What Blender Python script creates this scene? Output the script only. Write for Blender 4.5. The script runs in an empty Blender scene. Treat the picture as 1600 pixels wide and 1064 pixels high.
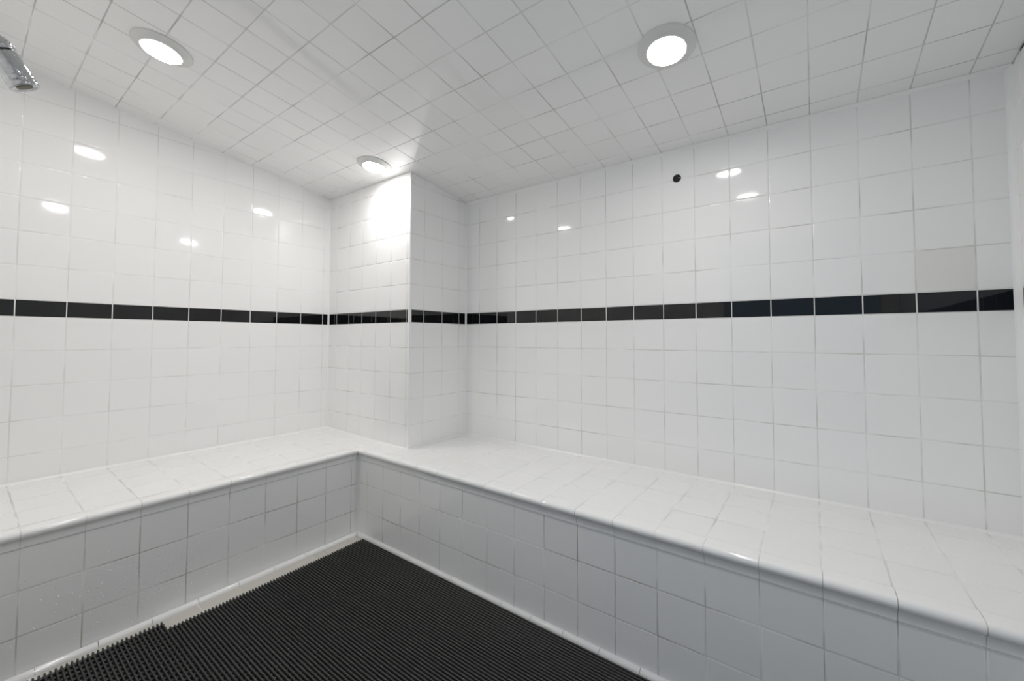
import bpy, bmesh, math, random
from mathutils import Vector, Matrix
random.seed(7)
sc = bpy.context.scene
C = sc.collection

# ------------------------------------------------------------------ units
# lengths below are counted in tiles (one 6 inch tile with its joint = 0.155 m);
# heights are counted from the lower edge of the black border, floor at ZF
T = 0.155
ZF = -8.19
def W(x, y, z): return Vector((x*T, y*T, (z-ZF)*T))

# ------------------------------------------------------------------ camera
FPX, CX, CY = 634.6745, 817.3729, 504.9216
YAW, PITCH, ROLL = (math.radians(a) for a in (-35.5587, 2.0221, 0.0536))
cam = bpy.data.cameras.new('camera'); co = bpy.data.objects.new('camera', cam); C.objects.link(co)
fw = Vector((math.sin(YAW)*math.cos(PITCH), math.cos(YAW)*math.cos(PITCH), math.sin(PITCH)))
rt = Vector((math.cos(YAW), -math.sin(YAW), 0)); up = rt.cross(fw)
r2 = rt*math.cos(ROLL)+up*math.sin(ROLL); u2 = -rt*math.sin(ROLL)+up*math.cos(ROLL)
m = Matrix.Identity(4)
for i in range(3): m[i][0] = r2[i]; m[i][1] = u2[i]; m[i][2] = -fw[i]
loc = W(18.6511, -13.4203, -0.5889)
for i in range(3): m[i][3] = loc[i]
co.matrix_world = m
cam.sensor_width = 36; cam.lens = FPX/1600*36
cam.shift_x = -(CX-800)/1600; cam.shift_y = (CY-532)/1600
cam.clip_start = 0.02; cam.clip_end = 50
sc.camera = co

# ------------------------------------------------------------------ light and exposure
LAMP = 62
wd = bpy.data.worlds.new('daylight'); sc.world = wd; wd.use_nodes = True
bg = wd.node_tree.nodes['Background']
bg.inputs[0].default_value = (0.56, 0.77, 1.0, 1); bg.inputs[1].default_value = 0.25
vs = sc.view_settings
vs.view_transform = 'Standard'; vs.look = 'None'; vs.gamma = 1; vs.use_curve_mapping = False
vs.exposure = 0.82
sc.cycles.diffuse_bounces = 12; sc.cycles.max_bounces = 20; sc.cycles.glossy_bounces = 6

# ------------------------------------------------------------------ materials
def mat(name, col, rough=0.5, metal=0.0, ior=1.5):
    M = bpy.data.materials.new(name); M.use_nodes = True
    b = M.node_tree.nodes['Principled BSDF']
    b.inputs['Base Color'].default_value = (*col, 1); b.inputs['Roughness'].default_value = rough
    b.inputs['Metallic'].default_value = metal; b.inputs['IOR'].default_value = ior
    return M, M.node_tree, b
def tile_mat(name, col, var, wav=0.12, rough=0.06):
    M, nt, b = mat(name, col, rough)
    N, L = nt.nodes, nt.links
    g = N.new('ShaderNodeNewGeometry'); mr = N.new('ShaderNodeMapRange')
    L.new(g.outputs['Random Per Island'], mr.inputs[0])
    mr.inputs[3].default_value = 1-var; mr.inputs[4].default_value = 1+var*0.3
    mx = N.new('ShaderNodeMix'); mx.data_type = 'RGBA'; mx.blend_type = 'MULTIPLY'; mx.inputs[0].default_value = 1
    mx.inputs[6].default_value = (*col, 1); L.new(mr.outputs[0], mx.inputs[7]); L.new(mx.outputs[2], b.inputs['Base Color'])
    tc = N.new('ShaderNodeTexCoord'); no = N.new('ShaderNodeTexNoise'); no.inputs['Scale'].default_value = 11
    no.inputs['Detail'].default_value = 1.0
    bp = N.new('ShaderNodeBump'); bp.inputs['Strength'].default_value = wav; bp.inputs['Distance'].default_value = 0.004
    L.new(tc.outputs['Object'], no.inputs['Vector']); L.new(no.outputs[0], bp.inputs['Height']); L.new(bp.outputs[0], b.inputs['Normal'])
    return M
WHITE = tile_mat('white_glazed_tile', (0.945, 0.94, 0.935), 0.015, 0.05)
BLACK = tile_mat('black_glazed_tile', (0.006, 0.006, 0.007), 0.1, 0.05, 0.04)
GREYT = tile_mat('greyer_replacement_tile', (0.865, 0.857, 0.83), 0.01)
TRIM = tile_mat('white_trim_tile', (0.94, 0.935, 0.93), 0.012, 0.04)
SEATT = tile_mat('white_seat_tile', (0.92, 0.915, 0.905), 0.012, 0.08, 0.16)
BEIGE = tile_mat('pale_floor_tile', (0.60, 0.575, 0.53), 0.05, 0.1, 0.35)
def grout_mat(name, lo, hi, scale=5.5):
    M, nt, b = mat(name, hi, 0.8); N, L = nt.nodes, nt.links
    tc = N.new('ShaderNodeTexCoord'); no = N.new('ShaderNodeTexNoise'); no.inputs['Scale'].default_value = scale
    no.inputs['Detail'].default_value = 4; cr = N.new('ShaderNodeValToRGB')
    cr.color_ramp.elements[0].position = 0.36; cr.color_ramp.elements[0].color = (*lo, 1)
    cr.color_ramp.elements[1].position = 0.62; cr.color_ramp.elements[1].color = (*hi, 1)
    L.new(tc.outputs['Object'], no.inputs['Vector']); L.new(no.outputs[0], cr.inputs[0]); L.new(cr.outputs[0], b.inputs['Base Color'])
    return M
GROUT = grout_mat('wall_grout', (0.66, 0.65, 0.615), (0.89, 0.885, 0.87))
GROUTL = grout_mat('white_border_grout', (0.72, 0.71, 0.68), (0.80, 0.795, 0.78))
GROUTF = grout_mat('bench_grout', (0.52, 0.50, 0.45), (0.93, 0.925, 0.91))
GROUTW = grout_mat('pale_wall_grout', (0.76, 0.75, 0.725), (0.92, 0.915, 0.90))
GROUTC = grout_mat('ceiling_grout', (0.52, 0.51, 0.485), (0.86, 0.85, 0.835), 4.0)
CAULK, _, _ = mat('white_silicone_caulk', (0.95, 0.95, 0.94), 0.3)
BACKER, _, _ = mat('backing_board', (0.6, 0.6, 0.6), 0.9)
CHROME, _, _ = mat('polished_chrome', (0.50, 0.51, 0.53), 0.10, 1.0)
CHROMED, _, _ = mat('brushed_dark_metal', (0.22, 0.22, 0.23), 0.3, 1.0)
NOZZ, _, _ = mat('olive_rubber_nozzle', (0.16, 0.15, 0.10), 0.5)
RUBBER, _, _ = mat('black_rubber', (0.038, 0.038, 0.037), 0.45)
RUBBER2, _, _ = mat('black_rubber_gap_shade', (0.010, 0.010, 0.010), 0.3)  # darker copy of the rubber, shade between the ribs put into its colour
BLK, _, _ = mat('black_plastic', (0.008, 0.008, 0.008), 0.25)
PAINT, _, _ = mat('white_painted_metal', (0.78, 0.78, 0.76), 0.4)
WATER, wnt, wb = mat('water', (1, 1, 1), 0.0, 0.0, 1.33); wb.inputs['Transmission Weight'].default_value = 1
SPOT, _, spb = mat('white_glint_water', (0.95, 0.95, 0.95), 0.08, 0.0, 1.33)  # opaque white paints in the bright glints of clear drops
EM = bpy.data.materials.new('glowing_lens'); EM.use_nodes = True
ent = EM.node_tree; ent.nodes.remove(ent.nodes['Principled BSDF'])
e = ent.nodes.new('ShaderNodeEmission'); e.inputs[0].default_value = (1.0, 0.985, 0.955, 1); e.inputs[1].default_value = LAMP
ent.links.new(e.outputs[0], ent.nodes['Material Output'].inputs[0])

# ------------------------------------------------------------------ mesh helpers
def obj(name, verts, faces, mats, parent=None, idx=None, smooth=False):
    me = bpy.data.meshes.new(name); me.from_pydata([tuple(v) for v in verts], [], faces)
    for x in (mats if isinstance(mats, (list, tuple)) else [mats]): me.materials.append(x)
    if idx: me.polygons.foreach_set('material_index', idx)
    if smooth is True: me.polygons.foreach_set('use_smooth', [True]*len(me.polygons))
    me.update()
    o = bpy.data.objects.new(name, me); C.objects.link(o)
    if parent:
        o.parent = parent; o.matrix_parent_inverse = Matrix.Translation(-parent.location)
    return o
def struct(o): o['kind'] = 'structure'; return o
def empty(name, loc, label, cat, group=None):
    o = bpy.data.objects.new(name, None); C.objects.link(o); o.location = loc
    o['label'] = label; o['category'] = cat; o.empty_display_size = 0.05
    if group: o['group'] = group
    return o
class MB:
    def __init__(s): s.v = []; s.f = []; s.i = []; s.sm = []
    def add(s, vs, fs, mi=0):
        n = len(s.v); s.v += [Vector(v) for v in vs]; s.f += [tuple(k+n for k in f) for f in fs]; s.i += [mi]*len(fs)
    def box(s, a, b, mi=0):
        x0, y0, z0 = a; x1, y1, z1 = b
        s.add([(x0,y0,z0),(x1,y0,z0),(x1,y1,z0),(x0,y1,z0),(x0,y0,z1),(x1,y0,z1),(x1,y1,z1),(x0,y1,z1)],
              [(0,3,2,1),(4,5,6,7),(0,1,5,4),(1,2,6,5),(2,3,7,6),(3,0,4,7)], mi)
    def build(s, name, mats, parent=None, smooth=False):
        o = obj(name, s.v, s.f, mats, parent, s.i, smooth)
        if s.sm: o.data.polygons.foreach_set('use_smooth', s.sm+[False]*(len(s.f)-len(s.sm)))
        return o
def clip(poly, a, b, c):          # keep a*u+b*v<=c
    out = []
    for i in range(len(poly)):
        p, q = poly[i], poly[(i+1) % len(poly)]
        dp = a*p[0]+b*p[1]-c; dq = a*q[0]+b*q[1]-c
        if dp <= 0: out.append(p)
        if dp*dq < 0:
            t = dp/(dp-dq); out.append((p[0]+(q[0]-p[0])*t, p[1]+(q[1]-p[1])*t))
    return out
def inset(poly, d):               # convex, counter-clockwise
    n = len(poly); L = []
    for i in range(n):
        p, q = poly[i], poly[(i+1) % n]; ex, ey = q[0]-p[0], q[1]-p[1]; l = math.hypot(ex, ey)
        if l < 1e-6: continue
        nx, ny = -ey/l, ex/l; L.append((nx, ny, nx*p[0]+ny*p[1]+d))
    out = []; k = len(L)
    for i in range(k):
        a, b = L[i-1], L[i]; D = a[0]*b[1]-a[1]*b[0]
        if abs(D) < 1e-6: continue
        out.append(((a[2]*b[1]-b[2]*a[1])/D, (a[0]*b[2]-b[0]*a[2])/D))
    return out
def area(p): return sum(p[i][0]*p[(i+1) % len(p)][1]-p[(i+1) % len(p)][0]*p[i][1] for i in range(len(p)))/2
GAP = 0.0085
def tiles(mb, us, vs, fn, flip, cuts=(), matfn=lambda i, j: 0, gmat=1, gap=GAP, tilt=0.0012, deep=0.02):
    """individual glazed tiles with cushioned edges; fn(u, v, h) gives the point h above the glazed plane"""
    for i in range(len(us)-1):
        for j in range(len(vs)-1):
            P = [(us[i], vs[j]), (us[i+1], vs[j]), (us[i+1], vs[j+1]), (us[i], vs[j+1])]
            for c in cuts: P = clip(P, *c) if len(P) > 2 else P
            if len(P) < 3 or area(P) < 0.004: continue
            du, dv = random.gauss(0, tilt), random.gauss(0, tilt); dh = random.gauss(0, 0.0006)
            cu, cv = sum(p[0] for p in P)/len(P), sum(p[1] for p in P)/len(P)
            rings = []
            for d, h in ((gap, -deep), (gap, -0.008), (gap+0.004, -0.0045), (gap+0.011, -0.0014), (gap+0.021, 0.0), (gap+0.024, 0.0)):
                R = inset(P, d)
                if len(R) < 3 or area(R) < 1e-4: rings = None; break
                rings.append([fn(u, v, h+dh+du*(u-cu)+dv*(v-cv)) for u, v in R])
            if not rings or len({len(r) for r in rings}) > 1: continue
            n = len(rings[0]); V = [p for r in rings for p in r]; F = []
            for r in range(5):
                for k in range(n):
                    a, b = r*n+k, r*n+(k+1) % n; F.append((a, b, b+n, a+n))
            F.append(tuple(5*n+k for k in range(n)))
            if flip: F = [tuple(reversed(f)) for f in F]
            mb.add(V, F, matfn(i, j)); mb.sm += [False]*(len(mb.f)-len(mb.sm)-len(F))+[True]*len(F)
def grout_sheet(mb, P, fn, flip, mi=1, h=-0.0045, back=0.3, bi=None):
    """grout bed and the backing behind it as one closed slab"""
    n = len(P); a = [fn(u, v, h) for u, v in P]; b = [fn(u, v, -back) for u, v in P]
    F = [tuple(range(n))]; G = [tuple(reversed(range(n, 2*n)))]+[(k+n, (k+1) % n+n, (k+1) % n, k) for k in range(n)]
    if flip: F = [tuple(reversed(f)) for f in F]; G = [tuple(reversed(f)) for f in G]
    k = len(mb.v); mb.v += a+b
    for f in F: mb.f.append(tuple(q+k for q in f)); mb.i.append(mi)
    for f in G: mb.f.append(tuple(q+k for q in f)); mb.i.append(mi if bi is None else bi)
def steps(lo, hi, ph, ds=1.0, mn=0.06):
    k = math.ceil((lo-ph)/ds); L = [lo]
    while ph+k*ds < hi-mn:
        if ph+k*ds > L[-1]+mn: L.append(ph+k*ds)
        k += 1
    return L+[hi]
def bead(name, pts, r, d1, d2, m=CAULK, parent=None):
    """a tooled caulk fillet along a corner line in tile units; d1, d2 point into the room along both faces"""
    P = [W(*p) for p in pts]; a, b = Vector(d1)*r*T, Vector(d2)*r*T; mb = MB(); o_ = -(a+b)*0.12
    sec = [o_, a+o_*0.6, a, a*0.66+b*0.17, a*0.40+b*0.40, a*0.17+b*0.66, b, b+o_*0.6]; n = len(sec); V = []; F = []
    for q in P: V += [q+x for x in sec]
    for i in range(len(P)-1): F += [(i*n+k, i*n+(k+1) % n, (i+1)*n+(k+1) % n, (i+1)*n+k) for k in range(n)]
    F += [tuple(reversed(range(n))), tuple((len(P)-1)*n+k for k in range(n))]
    mb.add(V, F); return mb.build(name, m, parent)
def lathe(mb, prof, seg=32, mi=0, M=None):
    """prof: (radius, height) pairs in metres about z, closed ends when radius 0"""
    V = []; F = []; ring = []
    for r, z in prof:
        if r < 1e-6: ring.append([len(V)]); V.append(Vector((0, 0, z)))
        else:
            ring.append(list(range(len(V), len(V)+seg)))
            V += [Vector((r*math.cos(2*math.pi*k/seg), r*math.sin(2*math.pi*k/seg), z)) for k in range(seg)]
    for a, b in zip(ring, ring[1:]):
        for k in range(seg):
            q = [a[k % len(a)], a[(k+1) % seg % len(a)], b[(k+1) % seg % len(b)], b[k % len(b)]]
            q = list(dict.fromkeys(q))
            if len(q) > 2: F.append(tuple(q))
    if M is not None: V = [M @ v for v in V]
    mb.add(V, F, mi)

# ------------------------------------------------------------------ the room's measures (tiles)
PA, PB = 5.8765, 3.1495           # pillar width and depth
XR, YF = 22.33, -14.95            # end wall, entrance wall
XP, YP = 0.6834, -0.4401          # phases of the vertical joints
BT = 0.5015                       # top of black border
D1, D2 = 4.1524, 4.1234           # bench depths
def ceil_z(x, y): return 5.5595 - 0.1362*y - 0.0051*x
def seat_z(x, y): return -4.80-0.10*min(max(x, 0), D1)/D1

rows = [-4.9, -4, -3, -2, -1, 0, BT]+[BT+k for k in range(1, 9)]
def rows_from(lo): return [lo]+[r for r in rows if r > lo+0.1]
bandf = lambda vs: (lambda i, j: 2 if abs(vs[j]) < 1e-6 else 0)
WM = [WHITE, GROUT, BLACK, GREYT, BACKER, GROUTL]

# left wall (x = 0) ; u = y, v = z ; outward +x
def f_left(u, v, h): return W(h, u, v)
mb = MB(); vs_ = rows_from(-5.2)
cut = [(0.1362, 1, 5.5595)]
tiles(mb, steps(YF, -PB, YP), vs_, f_left, False, cut, bandf(vs_))
top = lambda y: 5.5595-0.1362*y
grout_sheet(mb, [(YF, ZF), (-PB, ZF), (-PB, top(-PB)), (YF, top(YF))], f_left, False, bi=4)
struct(mb.build('wall_left', [WHITE, GROUTW, BLACK, GREYT, BACKER]))
# back wall (y = 0) ; u = x, v = z ; outward -y
def f_back(u, v, h): return W(u, -h, v)
mb = MB(); us_ = steps(PA, XR, XP); vs_ = rows_from(-5.2)
vs_ = [v for v in vs_ if v < 5]+[5.6]
grey_i = max(i for i, u in enumerate(us_) if u < 20.75)
def mback(i, j):
    if abs(vs_[j]) < 1e-6: return 2
    if i == grey_i and abs(vs_[j]-BT) < 1e-6: return 3
    return 0
cutb = [(0.0051, 1, 5.5595)]
tiles(mb, us_, vs_, f_back, False, cutb, mback)
grout_sheet(mb, [(PA-0.2, ZF), (XR, ZF), (XR, 5.5595-0.0051*XR), (PA-0.2, 5.5595-0.0051*PA)], f_back, False, bi=4)
struct(mb.build('wall_back', WM))
# pillar filling the corner
def f_p1(u, v, h): return W(u, -PB-h, v)
def f_p2(u, v, h): return W(PA+h, u, v)
mb = MB(); vs_ = rows_from(-4.9)
EG = 0.09
tiles(mb, steps(0, PA-EG, XP), vs_, f_p1, False, [(0.0051, 1, 5.5595+0.1362*PB)], bandf(vs_))
tiles(mb, steps(-PB+EG, 0, YP), vs_, f_p2, False, [(0.1362, 1, 5.5595-0.0051*PA)], bandf(vs_))
zt_ = lambda x, y: ceil_z(x, y)
h = -0.007
b_ = [(0, -PB-h), (PA+h-0.03, -PB-h), (PA+h, -PB-h+0.03), (PA+h, 0.28), (0, 0.28)]
V = [W(x, y, -4.85) for x, y in b_]+[W(x, y, zt_(x, y)) for x, y in b_]
mb.add(V, [(4,3,2,1,0), (5,6,7,8,9)]+[(k, (k+1) % 5, (k+1) % 5+5, k+5) for k in range(5)], 1)
struct(mb.build('wall_pillar', WM))
# rounded outer edge of the pillar: bullnose pieces, black ones in the border
mb = MB()
zz = [-4.9, -4, -3, -2, -1, 0, BT]+[BT+k for k in range(1, 6)]
for a, b in zip(zz, zz[1:]):
    b = min(b, ceil_z(PA, -PB)-0.02)
    if b-a < 0.05: continue
    pr_ = [(PA-EG, -PB)]+[(PA-0.05+0.05*math.sin(t), -PB+0.05-0.05*math.cos(t)) for t in [k*math.pi/12 for k in range(7)]]+[(PA, -PB+EG)]
    pr_ += [(PA-0.02, -PB+EG), (PA-EG, -PB+0.02)]
    n = len(pr_); g = 0.006
    mb.add([W(x, y, a+g) for x, y in pr_]+[W(x, y, b-g) for x, y in pr_],
           [tuple(reversed(range(n))), tuple(range(n, 2*n))]+[(k, (k+1) % n, (k+1) % n+n, k+n) for k in range(n)], 0)
o = mb.build('trim_1', [CAULK, BLACK]); struct(o)
# end wall (x = XR), with bench-high rows below too
def f_right(u, v, h): return W(XR-h, u, v)
mb = MB(); vs_ = [ZF, -8, -7, -6, -5, -4, -3, -2, -1, 0, BT]+[BT+k for k in range(1, 9)]
tiles(mb, steps(YF, 0, YP), vs_, f_right, True, [(0.1362, 1, 5.5595-0.0051*XR)], bandf(vs_))
grout_sheet(mb, [(YF, ZF), (0, ZF), (0, ceil_z(XR, 0)), (YF, ceil_z(XR, YF))], f_right, True, bi=4)
struct(mb.build('wall_right', WM))
# entrance wall (y = YF) with the doorway behind the camera
DX0, DX1, DZ = 14.0, 21.6, 5.2
def f_front(u, v, h): return W(u, YF+h, v)
mb = MB()
fr_top = 5.5595-0.1362*YF
for (a, b, lo, hi) in ((0, DX0, ZF, 99), (DX1, XR, ZF, 99), (DX0, DX1, DZ, 99)):
    vv = [v for v in vs_ if v > lo+0.05]; vv = [lo]+vv
    tiles(mb, steps(a, b, XP), vv, f_front, True, [(0.0051, 1, fr_top)], (lambda i, j, vv=vv: 2 if abs(vv[j]) < 1e-6 else 0))
    grout_sheet(mb, [(a, lo), (b, lo), (b, fr_top-0.0051*b), (a, fr_top-0.0051*a)], f_front, True, bi=4, back=0.6)
struct(mb.build('wall_front', WM))
# ceiling, sloping up from the back wall
def f_ceil(u, v, h):
    return W(u, v, ceil_z(u, v)-h)
mb = MB()
cy = [-0.5531-k for k in range(0, 16)]
vsC = sorted([YF]+[c for c in cy if c > YF+0.06]+[0.0])
usC = steps(0, XR, XP)
lamps = [(4.95, -10.48), (4.93, -4.14), (16.05, -4.16), (16.0, -10.3)]
tiles(mb, usC, vsC, f_ceil, True, matfn=lambda i, j: 0)
grout_sheet(mb, [(-0.3, YF-0.3), (XR+0.3, YF-0.3), (XR+0.3, 0.3), (-0.3, 0.3)], f_ceil, True, bi=4, back=0.4)
struct(mb.build('ceiling', [WHITE, GROUTC, BLACK, GREYT, BACKER]))
# floor
mb = MB()
def f_floor(u, v, h): return W(u, v, ZF+h)
tiles(mb, steps(D1, XR, D1+1.95, 2.1), sorted([YF, -12.5, -9.18, -5.94, -5.56, -D2]), f_floor, False, gap=0.014)
grout_sheet(mb, [(0, YF-0.6), (XR, YF-0.6), (XR, 0), (0, 0)], f_floor, False, bi=2, mi=1)
struct(mb.build('floor', [BEIGE, GROUTF, BACKER]))

# silicone lines in the corners
def struct_bead(n, pts, r, d1, d2): struct(bead('trim_%d' % n, pts, r, d1, d2))
X_, Y_, Z_ = Vector((1, 0, 0)), Vector((0, 1, 0)), Vector((0, 0, 1))
struct_bead(2, [(0, -PB, -4.85), (0, -PB, ceil_z(0, -PB)-0.02)], 0.062, X_, -Y_)
struct_bead(3, [(PA, 0, -4.88), (PA, 0, ceil_z(PA, 0)-0.02)], 0.058, X_, -Y_)
struct_bead(4, [(XR, 0, -4.88), (XR, 0, ceil_z(XR, 0)-0.02)], 0.11, -X_, -Y_)
struct_bead(5, [(PA+0.02, 0, ceil_z(PA, 0)), (XR-0.02, 0, ceil_z(XR, 0))], 0.09, -Y_, -Z_)
struct_bead(6, [(0, YF, ceil_z(0, YF)), (0, -PB, ceil_z(0, -PB))], 0.03, X_, -Z_)

# ------------------------------------------------------------------ the tiled benches
def profile(zs):
    """sink rail trim: (outward, height) round the section, seam on the seat to the leg on the riser"""
    P = [(-0.27, zs), (-0.1, zs+0.004), (0.04, zs+0.004)]
    cx_, cz, r = 0.055, zs-0.095, 0.1
    P += [(cx_+r*math.cos(t), cz+r*math.sin(t)) for t in [math.radians(a) for a in (80, 60, 40, 20, 0, -20, -40, -58)]]
    P += [(0.075, zs-0.21), (0.055, zs-0.25), (0.045, zs-0.30), (0.04, zs-0.39), (0.02, zs-0.405)]
    P += [(-0.03, zs-0.405), (-0.03, zs-0.06), (-0.27, zs-0.06)]
    return P
def run_trim(mb, prof, place, s0, s1, joints, mitre0=True, g=0.007, mi=0, shrink=0.0):
    """extrude a section between joints; place(s, out, z); first end mitred into the inner corner"""
    J = [s0]+[j for j in joints if s0+0.12 < j < s1-0.05]+[s1]
    n = len(prof)
    for a, b in zip(J, J[1:]):
        A = [(a+(max(o, -0.3) if (a == s0 and mitre0) else 0)+g) for o, z in prof]
        V = [place(A[k], prof[k][0], prof[k][1]) for k in range(n)]+[place(b-g, o, z) for o, z in prof]
        F = [tuple(range(n)), tuple(reversed(range(n, 2*n)))]+[(k, k+n, (k+1) % n+n, (k+1) % n) for k in range(n)]
        mb.add(V, F, mi)
def smooth_by_angle(o, ang=40):
    bm = bmesh.new(); bm.from_mesh(o.data)
    bmesh.ops.recalc_face_normals(bm, faces=bm.faces)
    for f in bm.faces: f.smooth = True
    for e_ in bm.edges:
        if len(e_.link_faces) == 2 and e_.calc_face_angle(0) > math.radians(ang): e_.smooth = False
    bm.to_mesh(o.data); bm.free()
def cove_profile(r, zc):
    return [(0.0, zc)]+[(r*math.sin(t)+0.004, zc-r+r*math.cos(t)) for t in [k*math.pi/12 for k in range(7)]]+[(r+0.004, ZF+0.001), (0.0, ZF+0.001)]
BM_ = [SEATT, GROUT, WHITE, GROUTF]

# right-hand bench, along the back wall
tb = empty('tiled_bench', W(14, -2, ZF), 'long white tiled bench built along the back wall under the black hole', 'bench')
mb = MB()
def f_seat(u, v, h): return W(u, v, seat_z(u, v)+h)
seam = [-D2+0.27, -2.78, -1.72, -0.70]
tiles(mb, steps(D1, XR, XP), [seam[0], seam[1], seam[2], seam[3], 0], f_seat, False, [(-1, 0, -PA)], tilt=0.002)
tiles(mb, [D1, 4.683, 5.683, PA], [seam[0], -PB], f_seat, False)
grout_sheet(mb, [(D1, -D2+0.05), (XR-0.01, -D2+0.05), (XR-0.01, -0.01), (PA+0.01, -0.01), (PA+0.01, -PB-0.01), (D1, -PB-0.01)], f_seat, False, back=0.3)
mb.build('seat', BM_, tb)
mb = MB()
def f_rise(u, v, h): return W(u, -D2-h, v)
vr = [-8.10, -7.225, -6.215, -5.30]
tiles(mb, steps(D1, XR, XP+0.012), vr, f_rise, False, gmat=3, matfn=lambda i, j: 2)
grout_sheet(mb, [(D1, ZF), (XR, ZF), (XR, -4.97), (D1, -4.97)], f_rise, False, mi=3)
mb.build('riser', BM_, tb)
mb = MB(); prof = profile(-4.9)
place_r = lambda s, o, z: W(s, -D2-o, z)
run_trim(mb, prof, place_r, D1, XR, [XP+0.012+k for k in range(4, 23)])
o = mb.build('edge_trim', [TRIM], tb); smooth_by_angle(o)
mb = MB(); run_trim(mb, [(o_*0.93-0.006, -4.9+(z+4.9)*0.985-0.006) for o_, z in prof], place_r, D1, XR, [], g=0.0)
o = mb.build('trim_grout', [GROUTF], tb); smooth_by_angle(o)
mb = MB(); run_trim(mb, cove_profile(0.11, -8.08), place_r, D1, XR, [12.3+1.003*k for k in range(-8, 11)], g=0.006)
o = mb.build('base_trim', [TRIM], tb); smooth_by_angle(o)
bead('caulk_line', [(PA+0.02, 0, -4.9), (XR-0.02, 0, -4.9)], 0.062, -Y_, Z_, parent=tb)
bead('caulk_line', [(D1, -PB, -4.9), (PA, -PB, -4.9)], 0.055, -Y_, Z_, parent=tb)
bead('caulk_line', [(PA, -PB, -4.9), (PA, 0, -4.9)], 0.05, X_, Z_, parent=tb)
# left-hand bench, along the left wall
lb = empty('tiled_bench', W(2, -9, ZF), 'shorter white tiled bench along the left wall, wet drops on its front', 'bench')
mb = MB()
tiles(mb, [0, 0.68, 1.70, 2.74, D1-0.27], steps(YF, seam[0], YP, mn=0.2), f_seat, False, tilt=0.002)
tiles(mb, steps(0, D1, XP), [seam[0], -PB], f_seat, False)
grout_sheet(mb, [(0.01, YF), (D1-0.05, YF), (D1-0.05, -D2+0.05), (D1-0.001, -D2+0.05), (D1-0.001, -PB-0.01), (0.01, -PB-0.01)], f_seat, False, back=0.3)
mb.build('seat', BM_, lb)
mb = MB()
def f_risel(u, v, h): return W(D1+h, u, v)
vl = [-8.08, -7.25, -6.25, -5.27]
tiles(mb, steps(YF, -D2, YP+0.01), vl, f_risel, False, matfn=lambda i, j: 2)
grout_sheet(mb, [(YF, ZF), (-D2, ZF), (-D2, -4.97), (YF, -4.97)], f_risel, False, mi=3)
mb.build('riser', BM_, lb)
mb = MB(); place_l = lambda s, o, z: W(D1+o, -s, z)
run_trim(mb, prof, place_l, D2, -YF, [-YP+k for k in range(4, 15)])
o = mb.build('edge_trim', [TRIM], lb); smooth_by_angle(o)
mb = MB(); run_trim(mb, [(o_*0.93-0.006, -4.9+(z+4.9)*0.985-0.006) for o_, z in prof], place_l, D2, -YF, [], g=0.0)
o = mb.build('trim_grout', [GROUTF], lb); smooth_by_angle(o)
mb = MB(); run_trim(mb, cove_profile(0.11, -8.07), place_l, D2, -YF, [0.15+1.0*k for k in range(5, 15)], g=0.006)
o = mb.build('base_trim', [TRIM], lb); smooth_by_angle(o)
bead('caulk_line', [(0.0, -PB, -4.80), (D1, -PB, -4.9)], 0.055, -Y_, Z_, parent=lb)
bead('caulk_line', [(0, YF, -4.80), (0, -PB, -4.80)], 0.065, X_, Z_, parent=lb)
bead('caulk_line', [(D1, -D2, ZF+0.1), (D1, -D2, -5.3)], 0.08, X_, -Y_, parent=lb)

# ------------------------------------------------------------------ recessed downlights with domed trims
def ceil_frame(x, y):
    n = Vector((0.0051, 0.1362, 1)).normalized()      # up, normal to the sloping ceiling
    X = Vector((1, 0, -0.0051)).normalized(); Y = n.cross(X)
    M = Matrix.Identity(4); p = W(x, y, ceil_z(x, y))
    for i in range(3): M[i][0] = X[i]; M[i][1] = Y[i]; M[i][2] = n[i]; M[i][3] = p[i]
    return M
LL = ['round ceiling downlight at the upper left, nearest the shower head', 'round ceiling downlight beside the top of the corner pillar',
      'round ceiling downlight above the black hole of the back wall', 'round ceiling downlight seen only as the lowest left reflection on the left wall']
RT = 0.098; RL = 0.0635
for k, (x, y) in enumerate(lamps):
    M = ceil_frame(x, y)
    t = empty('downlight', M.translation.copy(), LL[k], 'ceiling light', 'recessed ceiling downlights')
    mb = MB()
    lathe(mb, [(RT, 0.004), (RT, -0.004), (RT-0.004, -0.0065), (RT-0.016, -0.0085), (RL+0.006, -0.0185), (RL+0.001, -0.0195), (RL, -0.0175), (RL, 0.004)], 64, 0, M)
    mb.build('trim_ring', [PAINT], t, True)
    mb = MB(); lathe(mb, [(RL+0.0005, -0.0175), (RL*0.93, -0.0205), (RL*0.75, -0.0225), (RL*0.4, -0.0242), (0, -0.025)], 64, 0, M)
    mb.build('lens', [EM], t, True)

# ------------------------------------------------------------------ black hole in the back wall
c = W(15.16, -0.0, 4.55)
R_ = Matrix.Translation(c) @ Matrix.Rotation(math.radians(90), 4, 'X')   # z of the lathe points to -y
t = empty('pipe_hole', c, 'small round black pipe hole high on the back wall', 'hole')
mb = MB(); lathe(mb, [(0.0195, -0.001), (0.0195, 0.003), (0.0175, 0.0045), (0.0155, 0.003), (0.0150, 0.0008)], 40, 0, R_)
mb.build('rim', [BLK], t, True)
mb = MB(); lathe(mb, [(0.0158, 0.0), (0.0158, 0.0015), (0.0, 0.0015)], 40, 0, R_); mb.build('cover_disc', [BLK], t)
mb = MB(); lathe(mb, [(0.003, 0.0012), (0.003, 0.0035), (0.0018, 0.0045), (0, 0.0048)], 16, 0, R_ @ Matrix.Translation((0.0105, 0.0, 0)))
mb.build('screw', [CHROME], t, True)

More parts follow.
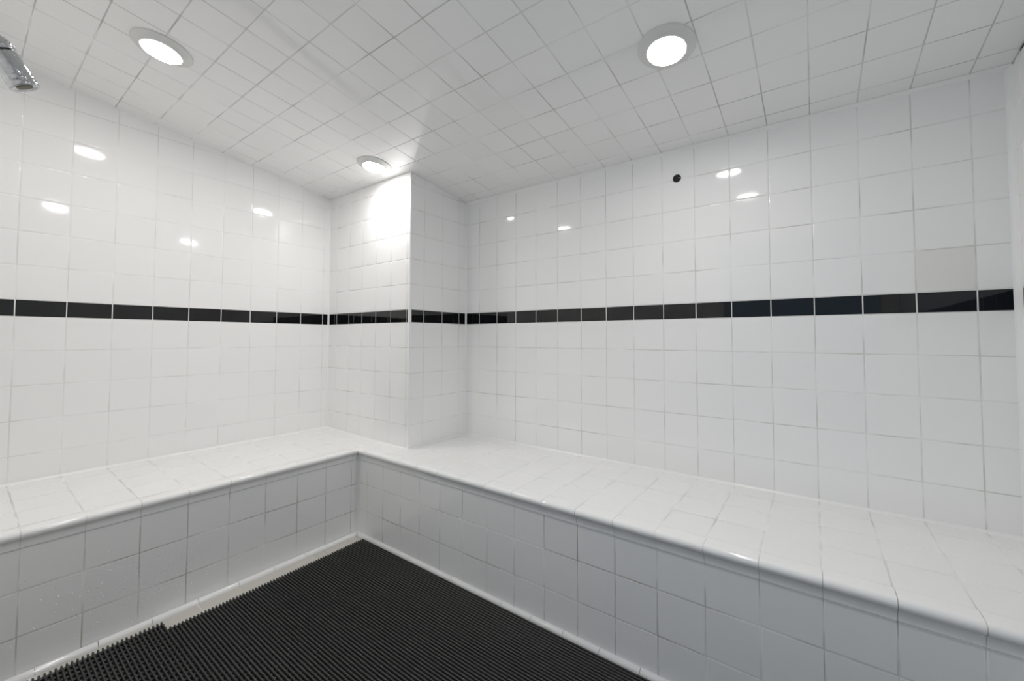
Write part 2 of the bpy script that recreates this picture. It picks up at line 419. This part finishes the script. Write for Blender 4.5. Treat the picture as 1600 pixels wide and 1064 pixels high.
# ------------------------------------------------------------------ shower head on an arm from the entrance wall
tip = W(6.278, -12.758, 4.245)
ax = Vector((0, -0.58, 1)).normalized()                # from the face up to the joint
q = Vector((0, 0, 1)).rotation_difference(ax).to_matrix().to_4x4(); S = Matrix.Translation(tip) @ q
sh = empty('shower_head', W(6.278, YF, 6.6), 'chrome cylinder shower head at the upper left, wet with drops', 'shower head')
R = 0.0335
mb = MB(); lathe(mb, [(0.017, 0.004), (R-0.006, 0.002), (R-0.0025, 0.0), (R, 0.002), (R+0.0003, 0.012), (R-0.0018, 0.0135), (R-0.0018, 0.0155),
                     (R, 0.017), (R, 0.028), (R-0.0015, 0.0295), (R-0.0005, 0.031), (R, 0.033), (R, 0.090), (R-0.001, 0.092)], 64, 0, S)
mb.build('body', [CHROME], sh, True)
mb = MB(); lathe(mb, [(0.018, 0.003), (0.0165, 0.0012), (0.0125, 0.003), (0.0105, 0.0016), (0.006, 0.0025), (0, 0.002)], 40, 0, S); mb.build('spray_face', [NOZZ], sh, True)
mb = MB(); lathe(mb, [(R-0.004, 0.091), (R-0.004, 0.0985)], 64, 0, S); mb.build('seal_ring', [BLK], sh, True)
mb = MB(); lathe(mb, [(R-0.004, 0.0975), (R, 0.0985), (R, 0.118), (R-0.004, 0.128), (0.020, 0.140), (0.016, 0.146), (0.0165, 0.16), (0.012, 0.168), (0, 0.168)], 64, 0, S)
mb.build('collar', [CHROME], sh, True)
# arm: a bent tube up and back into the wall
def tube(mb, pts, r, seg=20, mi=0):
    P = [Vector(p) for p in pts]; V = []; F = []
    ref = Vector((1, 0, 0))
    for i, p in enumerate(P):
        d = (P[min(i+1, len(P)-1)]-P[max(i-1, 0)]).normalized(); b = d.cross(ref).normalized(); a = b.cross(d)
        for k in range(seg):
            t_ = 2*math.pi*k/seg; V.append(p+(a*math.cos(t_)+b*math.sin(t_))*r)
    for i in range(len(P)-1):
        for k in range(seg): F.append((i*seg+k, i*seg+(k+1) % seg, (i+1)*seg+(k+1) % seg, (i+1)*seg+k))
    F += [tuple(reversed(range(seg))), tuple((len(P)-1)*seg+k for k in range(seg))]
    mb.add(V, F, mi)
p0 = tip+ax*0.16; p1 = p0+ax*0.05; wy = YF*T
p2 = Vector((p1.x, wy+0.04, p1.z+0.045)); p3 = Vector((p1.x, wy-0.004, p2.z))
bz = []
for k in range(15):
    s = k/14; ctrl = p1+ax*0.07
    bz.append(p1*(1-s)**2+ctrl*2*s*(1-s)+p2*s*s)
mb = MB(); tube(mb, [p0]+bz+[p3], 0.0107); mb.build('arm', [CHROME], sh, True)
mb = MB(); lathe(mb, [(0.034, 0), (0.034, 0.004), (0.028, 0.009), (0.012, 0.014), (0.011, 0.014)], 40, 0,
                Matrix.Translation((p3.x, wy, p3.z)) @ Matrix.Rotation(math.radians(-90), 4, 'X'))
mb.build('flange', [CHROME], sh, True)
# drops clinging to the head
def drops(mb, pts, sub=1):
    """flattened little domes: (centre, normal, radius)"""
    for c_, n_, r_ in pts:
        qq = Vector((0, 0, 1)).rotation_difference(n_).to_matrix().to_4x4()
        lathe(mb, [(r_, -r_*0.08), (r_*0.97, r_*0.25), (r_*0.75, r_*0.7), (r_*0.35, r_*0.95), (0, r_)], 8, 0, Matrix.Translation(c_) @ qq)
mb = MB(); L_ = []
for k in range(150):
    a = random.uniform(0, 2*math.pi); h_ = random.choice([random.uniform(0.097, 0.117), random.uniform(0.035, 0.09), random.uniform(0.098, 0.117)])
    n_ = q @ Vector((math.cos(a), math.sin(a), 0)); L_.append((tip+n_*R+ax*h_, n_, random.uniform(0.0009, 0.002)))
drops(mb, L_); o = mb.build('water_drops', [WATER], sh, True); o['kind'] = 'stuff'; o['label'] = 'clear water drops on the chrome'

# ------------------------------------------------------------------ water drops splashed on the left bench front
mb = MB(); L_ = []
def spl(y, z, sy, sz, n, r0, r1):
    for _ in range(n):
        yy, z2 = random.gauss(y, sy), random.gauss(z, sz)
        if -8.0 < z2 < -5.36 and yy < -D2-0.1:
            L_.append((W(D1+0.002, yy, z2), Vector((1, 0, 0)), random.uniform(r0, r1)))
spl(-9.6, -6.9, 0.45, 0.42, 430, 0.0008, 0.0018)
spl(-10.2, -7.1, 0.7, 0.5, 190, 0.0009, 0.0022)
spl(-11.3, -6.6, 0.6, 0.7, 45, 0.0014, 0.0030)
spl(-7.6, -6.5, 0.8, 0.55, 130, 0.0008, 0.0015)
spl(-5.7, -6.2, 0.6, 0.45, 90, 0.0008, 0.0015)
drops(mb, L_)
o = mb.build('water_drops', [SPOT], None, True); o['kind'] = 'stuff'; o['label'] = 'tiny water drops splashed over the left bench front'; o['category'] = 'water'

# ------------------------------------------------------------------ black rubber duckboard mats
def rubber_mat(label, x0, y0, x1, y1, skew, dz, pitch=0.0835, r=0.019, cp=0.16, cr=0.03):
    """parallel tubes along x over a lower layer of cross tubes along y; sizes in tiles"""
    t = empty('rubber_mat', W((x0+x1)/2, (y0+y1)/2, ZF), label, 'mat')
    n = round((y0-y1)/pitch); mb = MB()
    sec = [(-r, -0.052), (-r, 0.015), (-r*0.7, 0.025), (0, 0.028), (r*0.7, 0.025), (r, 0.015), (r, -0.052)]
    zc = ZF+0.058+dz
    for k in range(n):
        y = y0-(k+0.5)*pitch; V = []; m_ = len(sec); xs0 = x0+skew*(y0-y)
        for xx, sh_ in ((xs0+random.uniform(-0.008, 0.008), 0), (x1, 0)):
            V += [W(xx, y+a, zc+b) for a, b in sec]
        mb.add(V, [tuple(range(m_)), tuple(reversed(range(m_, 2*m_)))]+[(i, i+m_, (i+1) % m_+m_, (i+1) % m_) for i in range(m_)])
    o = mb.build('ribs', [RUBBER], t); smooth_by_angle(o, 60)
    mb = MB(); p2_ = cp; nx = int((x1-x0-0.08)/p2_); r = cr
    for k in range(nx):
        x = x0+0.07+skew*0.5*(y0-y1)+k*p2_; V = []
        for yy in (y0, y1): V += [W(x+r*math.cos(a), yy, zc-0.034+r*0.55*math.sin(a)) for a in [-j*math.pi/4 for j in range(8)]]
        mb.add(V, [tuple(range(8)), tuple(reversed(range(8, 16)))]+[(i, i+8, (i+1) % 8+8, (i+1) % 8) for i in range(8)])
    mb.box(W(x0+0.05+max(skew*(y0-y1), 0), y1, zc-0.056), W(x1, y0, zc-0.050))  # thin black sheet added under the ribs so the gaps read as shade
    o = mb.build('cross_tubes_gap_sheet', [RUBBER2], t); smooth_by_angle(o, 70)
rubber_mat('large black ribbed rubber mat reaching into the inner bench corner', 4.78, -4.30, XR-0.3, -9.98, 0.02, 0.0)
rubber_mat('black ribbed rubber mat in the lower left corner, against the larger mat', 4.50, -9.985, XR-0.3, YF+0.3, 0.0, 0.004, r=0.018, cp=0.2, cr=0.042)
